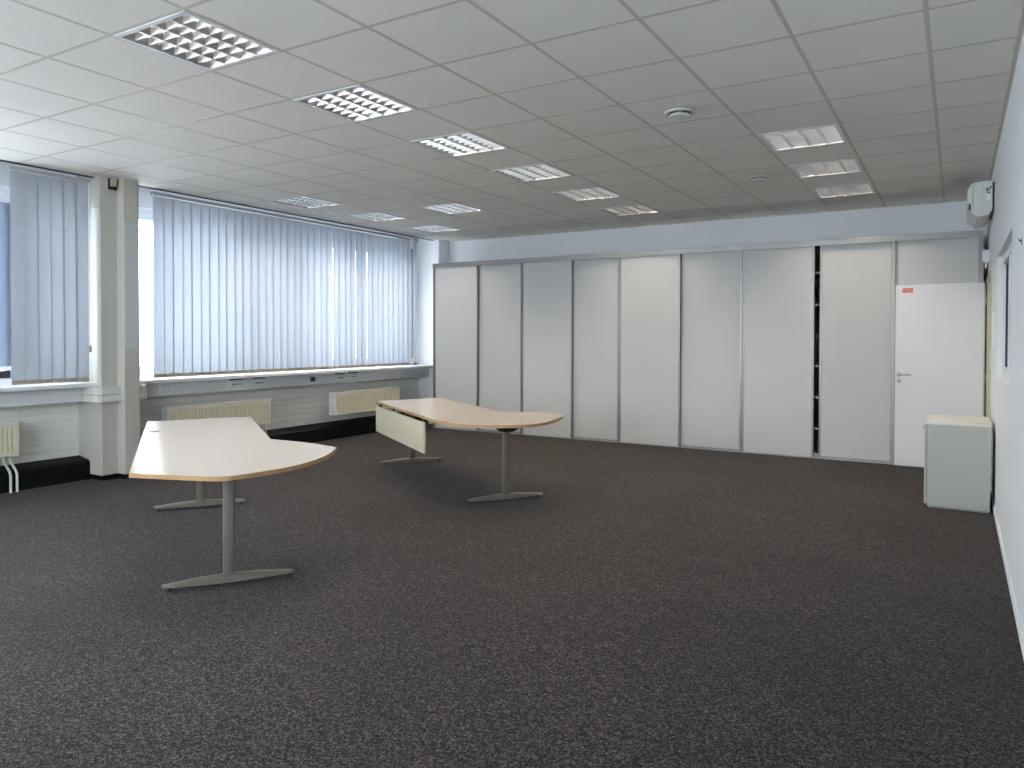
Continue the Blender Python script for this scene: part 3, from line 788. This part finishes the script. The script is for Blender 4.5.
# ================================================================== CEILING LIGHTS
def light_proto():
    t = thing('ceiling_light', '', 'ceiling light', (0, 0, CZ))
    h = T / 2 - 0.012
    bm = bm_new()
    # housing: open box above the ceiling
    box(bm, -h, h, -h, h, 0.10, 0.112); box(bm, -h, -h + 0.006, -h, h, 0.0, 0.10); box(bm, h - 0.006, h, -h, h, 0.0, 0.10)
    box(bm, -h, h, -h, -h + 0.006, 0.0, 0.10); box(bm, -h, h, h - 0.006, h, 0.0, 0.10)
    obj('housing', bm, 'fixture', t)
    bm = bm_new(); f = 0.026
    box(bm, -h, h, -h, -h + f, -0.005, 0.0); box(bm, -h, h, h - f, h, -0.005, 0.0); box(bm, -h, -h + f, -h + f, h - f, -0.005, 0.0); box(bm, h - f, h, -h + f, h - f, -0.005, 0.0)
    obj('frame', bm, 'fixture', t)
    bm = bm_new(); g = h - f
    nx, ny = 4, 7
    px, py = 2 * g / nx, 2 * g / ny
    # mirrored reflectors along y, V-shaped in section, and cross blades between them
    for k in range(nx + 1):
        x = -g + k * px
        wt, wb = 0.047, 0.006
        xl = [max(-g, x - wb), max(-g, x - wt * 0.6), max(-g, x - wt)]; xr = [min(g, x + wb), min(g, x + wt * 0.6), min(g, x + wt)]
        profile_y(bm, [(xl[0], 0.0), (xl[1], 0.028), (xl[2], 0.075), (xr[2], 0.075), (xr[1], 0.028), (xr[0], 0.0)], -g, g)
    for k in range(ny + 1):
        y = -g + k * py
        for c in range(nx):
            xa, xb = -g + c * px + 0.008, -g + (c + 1) * px - 0.008
            yl, yr = max(-g, y - 0.017), min(g, y + 0.017)
            vs = [bm.verts.new(p) for p in ((xa, max(-g, y - 0.003), 0.001), (xa, min(g, y + 0.003), 0.001), (xa + 0.02, yr, 0.036), (xa + 0.02, yl, 0.036),
                                            (xb, max(-g, y - 0.003), 0.001), (xb, min(g, y + 0.003), 0.001), (xb - 0.02, yr, 0.036), (xb - 0.02, yl, 0.036))]
            for q in ((0, 1, 2, 3), (7, 6, 5, 4), (0, 4, 5, 1), (1, 5, 6, 2), (2, 6, 7, 3), (3, 7, 4, 0)): bm.faces.new([vs[i] for i in q])
    obj('louver', bm, 'louver', t)
    for c in range(nx):
        x = -g + (c + 0.5) * px
        bm = bm_new(); cyl(bm, (x, -g + 0.01, 0.062), (x, g - 0.01, 0.062), 0.013, seg=10); obj('tube', bm, 'tube', t, smooth=True)
    return t
NAME = {(-6, -2): 'nearest recessed louvre light in the middle row, largest at top left',
        (-6, 0): 'second nearest recessed louvre light in the middle row of six',
        (-6, 2): 'third nearest recessed louvre light in the middle row of six',
        (-6, 4): 'fourth nearest recessed louvre light in the middle row of six',
        (-6, 6): 'fifth nearest recessed louvre light in the middle row of six',
        (-6, 8): 'farthest recessed louvre light in the middle row, close to the cupboards',
        (-2, 4): 'nearest of three recessed louvre lights in the right-hand ceiling row',
        (-2, 6): 'middle of three recessed louvre lights in the right-hand ceiling row',
        (-2, 8): 'farthest of three recessed louvre lights in the right-hand ceiling row',
        (-11, 4): 'nearest recessed louvre light in the row along the window blind',
        (-11, 6): 'middle recessed louvre light in the row along the window blind',
        (-11, 8): 'farthest recessed louvre light in window row, near the corner',
        (-9, 6): 'single recessed louvre light between the window row and middle row'}
proto = None
for (i, j) in LAMPS:
    loc = (gx(i) + T / 2, gy(j) + T / 2, CZ)
    if proto is None:
        proto = light_proto(); proto.location = loc; proto['label'] = NAME[(i, j)]; proto['group'] = 'recessed louvre lights in the ceiling'
    else: dup(proto, NAME[(i, j)], loc)

# ventilation valves
def valve():
    t = thing('ceiling_vent', 'round white ventilation valve on the ceiling nearer the camera', 'vent', (gx(-3) + T / 2, 5.165, CZ - 0.004), group='round ceiling valves')
    def lathe(prof, name, mat):
        bm = bm_new(); rings = []
        N = 36
        for r, z in prof: rings.append([bm.verts.new((r * math.cos(2 * PI * k / N), r * math.sin(2 * PI * k / N), z)) for k in range(N)])
        for a, b in zip(rings[:-1], rings[1:]):
            for k in range(N): bm.faces.new((a[k], a[(k + 1) % N], b[(k + 1) % N], b[k]))
        bm.faces.new(rings[0]); bm.faces.new(rings[-1])
        return obj(name, bm, mat, t, smooth=True)
    lathe([(0.095, 0.0), (0.110, -0.006), (0.108, -0.014), (0.085, -0.018), (0.078, -0.010), (0.075, 0.0)], 'outer_ring', 'vent')
    lathe([(0.02, 0.0), (0.02, -0.02), (0.068, -0.022), (0.074, -0.030), (0.070, -0.040), (0.04, -0.044)], 'disc', 'vent')
    lathe([(0.078, 0.0), (0.078, -0.004)], 'throat', 'dark')
    return t
v = valve()
dup(v, 'round white ventilation valve on the ceiling farther from camera', (gx(-3) + T / 2, 7.66, CZ - 0.004))

# ================================================================== OUTSIDE
bm = bm_new(); box(bm, -260, 120, -220, 160, -6.3, -6.0); struct('ground', bm, 'ground')

# ================================================================== LIGHT
w = bpy.data.worlds.new('overcast_sky'); S.world = w
w.use_nodes = True
n, l = w.node_tree.nodes, w.node_tree.links
bg = n['Background']
tc = n.new('ShaderNodeTexCoord'); sp = n.new('ShaderNodeSeparateXYZ'); l.new(tc.outputs['Generated'], sp.inputs[0])
cr = n.new('ShaderNodeValToRGB')
cr.color_ramp.elements[0].position = 0.45; cr.color_ramp.elements[0].color = (0.90, 0.93, 0.97, 1)
cr.color_ramp.elements[1].position = 0.8; cr.color_ramp.elements[1].color = (0.86, 0.92, 1.0, 1)
mr = n.new('ShaderNodeMapRange'); mr.inputs['From Min'].default_value = -1; l.new(sp.outputs['Z'], mr.inputs['Value'])
l.new(mr.outputs['Result'], cr.inputs['Fac']); l.new(cr.outputs['Color'], bg.inputs['Color'])
bg.inputs['Strength'].default_value = 12.0

def portal(y0, y1):
    d = bpy.data.lights.new('window_daylight', 'AREA'); d.shape = 'RECTANGLE'
    d.size = 1.87; d.size_y = y1 - y0
    d.cycles.is_portal = True
    o = bpy.data.objects.new('window_daylight', d); COL.objects.link(o)
    o.location = (-8.1, (y0 + y1) / 2, (SILLZ + 2.90) / 2)
    o.rotation_euler = (0, -PI / 2, 0)
portal(*W1); portal(*W2)
d = bpy.data.lights.new('window_daylight', 'AREA'); d.shape = 'RECTANGLE'; d.size = FX1 - FX0; d.size_y = 1.9; d.cycles.is_portal = True  # portal for the added window behind the camera
o = bpy.data.objects.new('window_daylight', d); COL.objects.link(o); o.location = ((FX0 + FX1) / 2, YF - 0.3, 1.9); o.rotation_euler = (PI / 2, 0, 0)

# unseen fill light, added to brighten the corridor behind the right wall
d = bpy.data.lights.new('corridor_fill', 'POINT'); d.energy = 25; d.shadow_soft_size = 0.2; d.color = (1, 0.93, 0.85)
o = bpy.data.objects.new('corridor_fill', d); COL.objects.link(o); o.location = (1.3, 6.5, 2.8)

# ================================================================== CAMERA
cam = bpy.data.cameras.new('camera'); co = bpy.data.objects.new('camera', cam); COL.objects.link(co)
cam.sensor_width = 36; cam.lens = 742.8457 / 1024 * 36; cam.clip_start = 0.05
cam.shift_y = -35.6051 / 1024
yaw, pitch, roll = 0.53995, -0.0155, 0.0013
f = Vector((-math.sin(yaw) * math.cos(pitch), math.cos(yaw) * math.cos(pitch), math.sin(pitch)))
r = Vector((math.cos(yaw), math.sin(yaw), 0)); u = r.cross(f)
r2 = r * math.cos(roll) + u * math.sin(roll); u2 = -r * math.sin(roll) + u * math.cos(roll)
co.matrix_world = Matrix(((r2.x, u2.x, -f.x, 0), (r2.y, u2.y, -f.y, 0), (r2.z, u2.z, -f.z, EYE), (0, 0, 0, 1)))
S.camera = co

S.view_settings.view_transform = 'Standard'; S.view_settings.look = 'None'
S.view_settings.gamma = 1.0; S.view_settings.use_curve_mapping = False
S.view_settings.exposure = 0.12
S.cycles.max_bounces = 10; S.cycles.diffuse_bounces = 8; S.cycles.transparent_max_bounces = 12
S.cycles.caustics_reflective = False; S.cycles.caustics_refractive = False
S.cycles.sample_clamp_indirect = 6.0
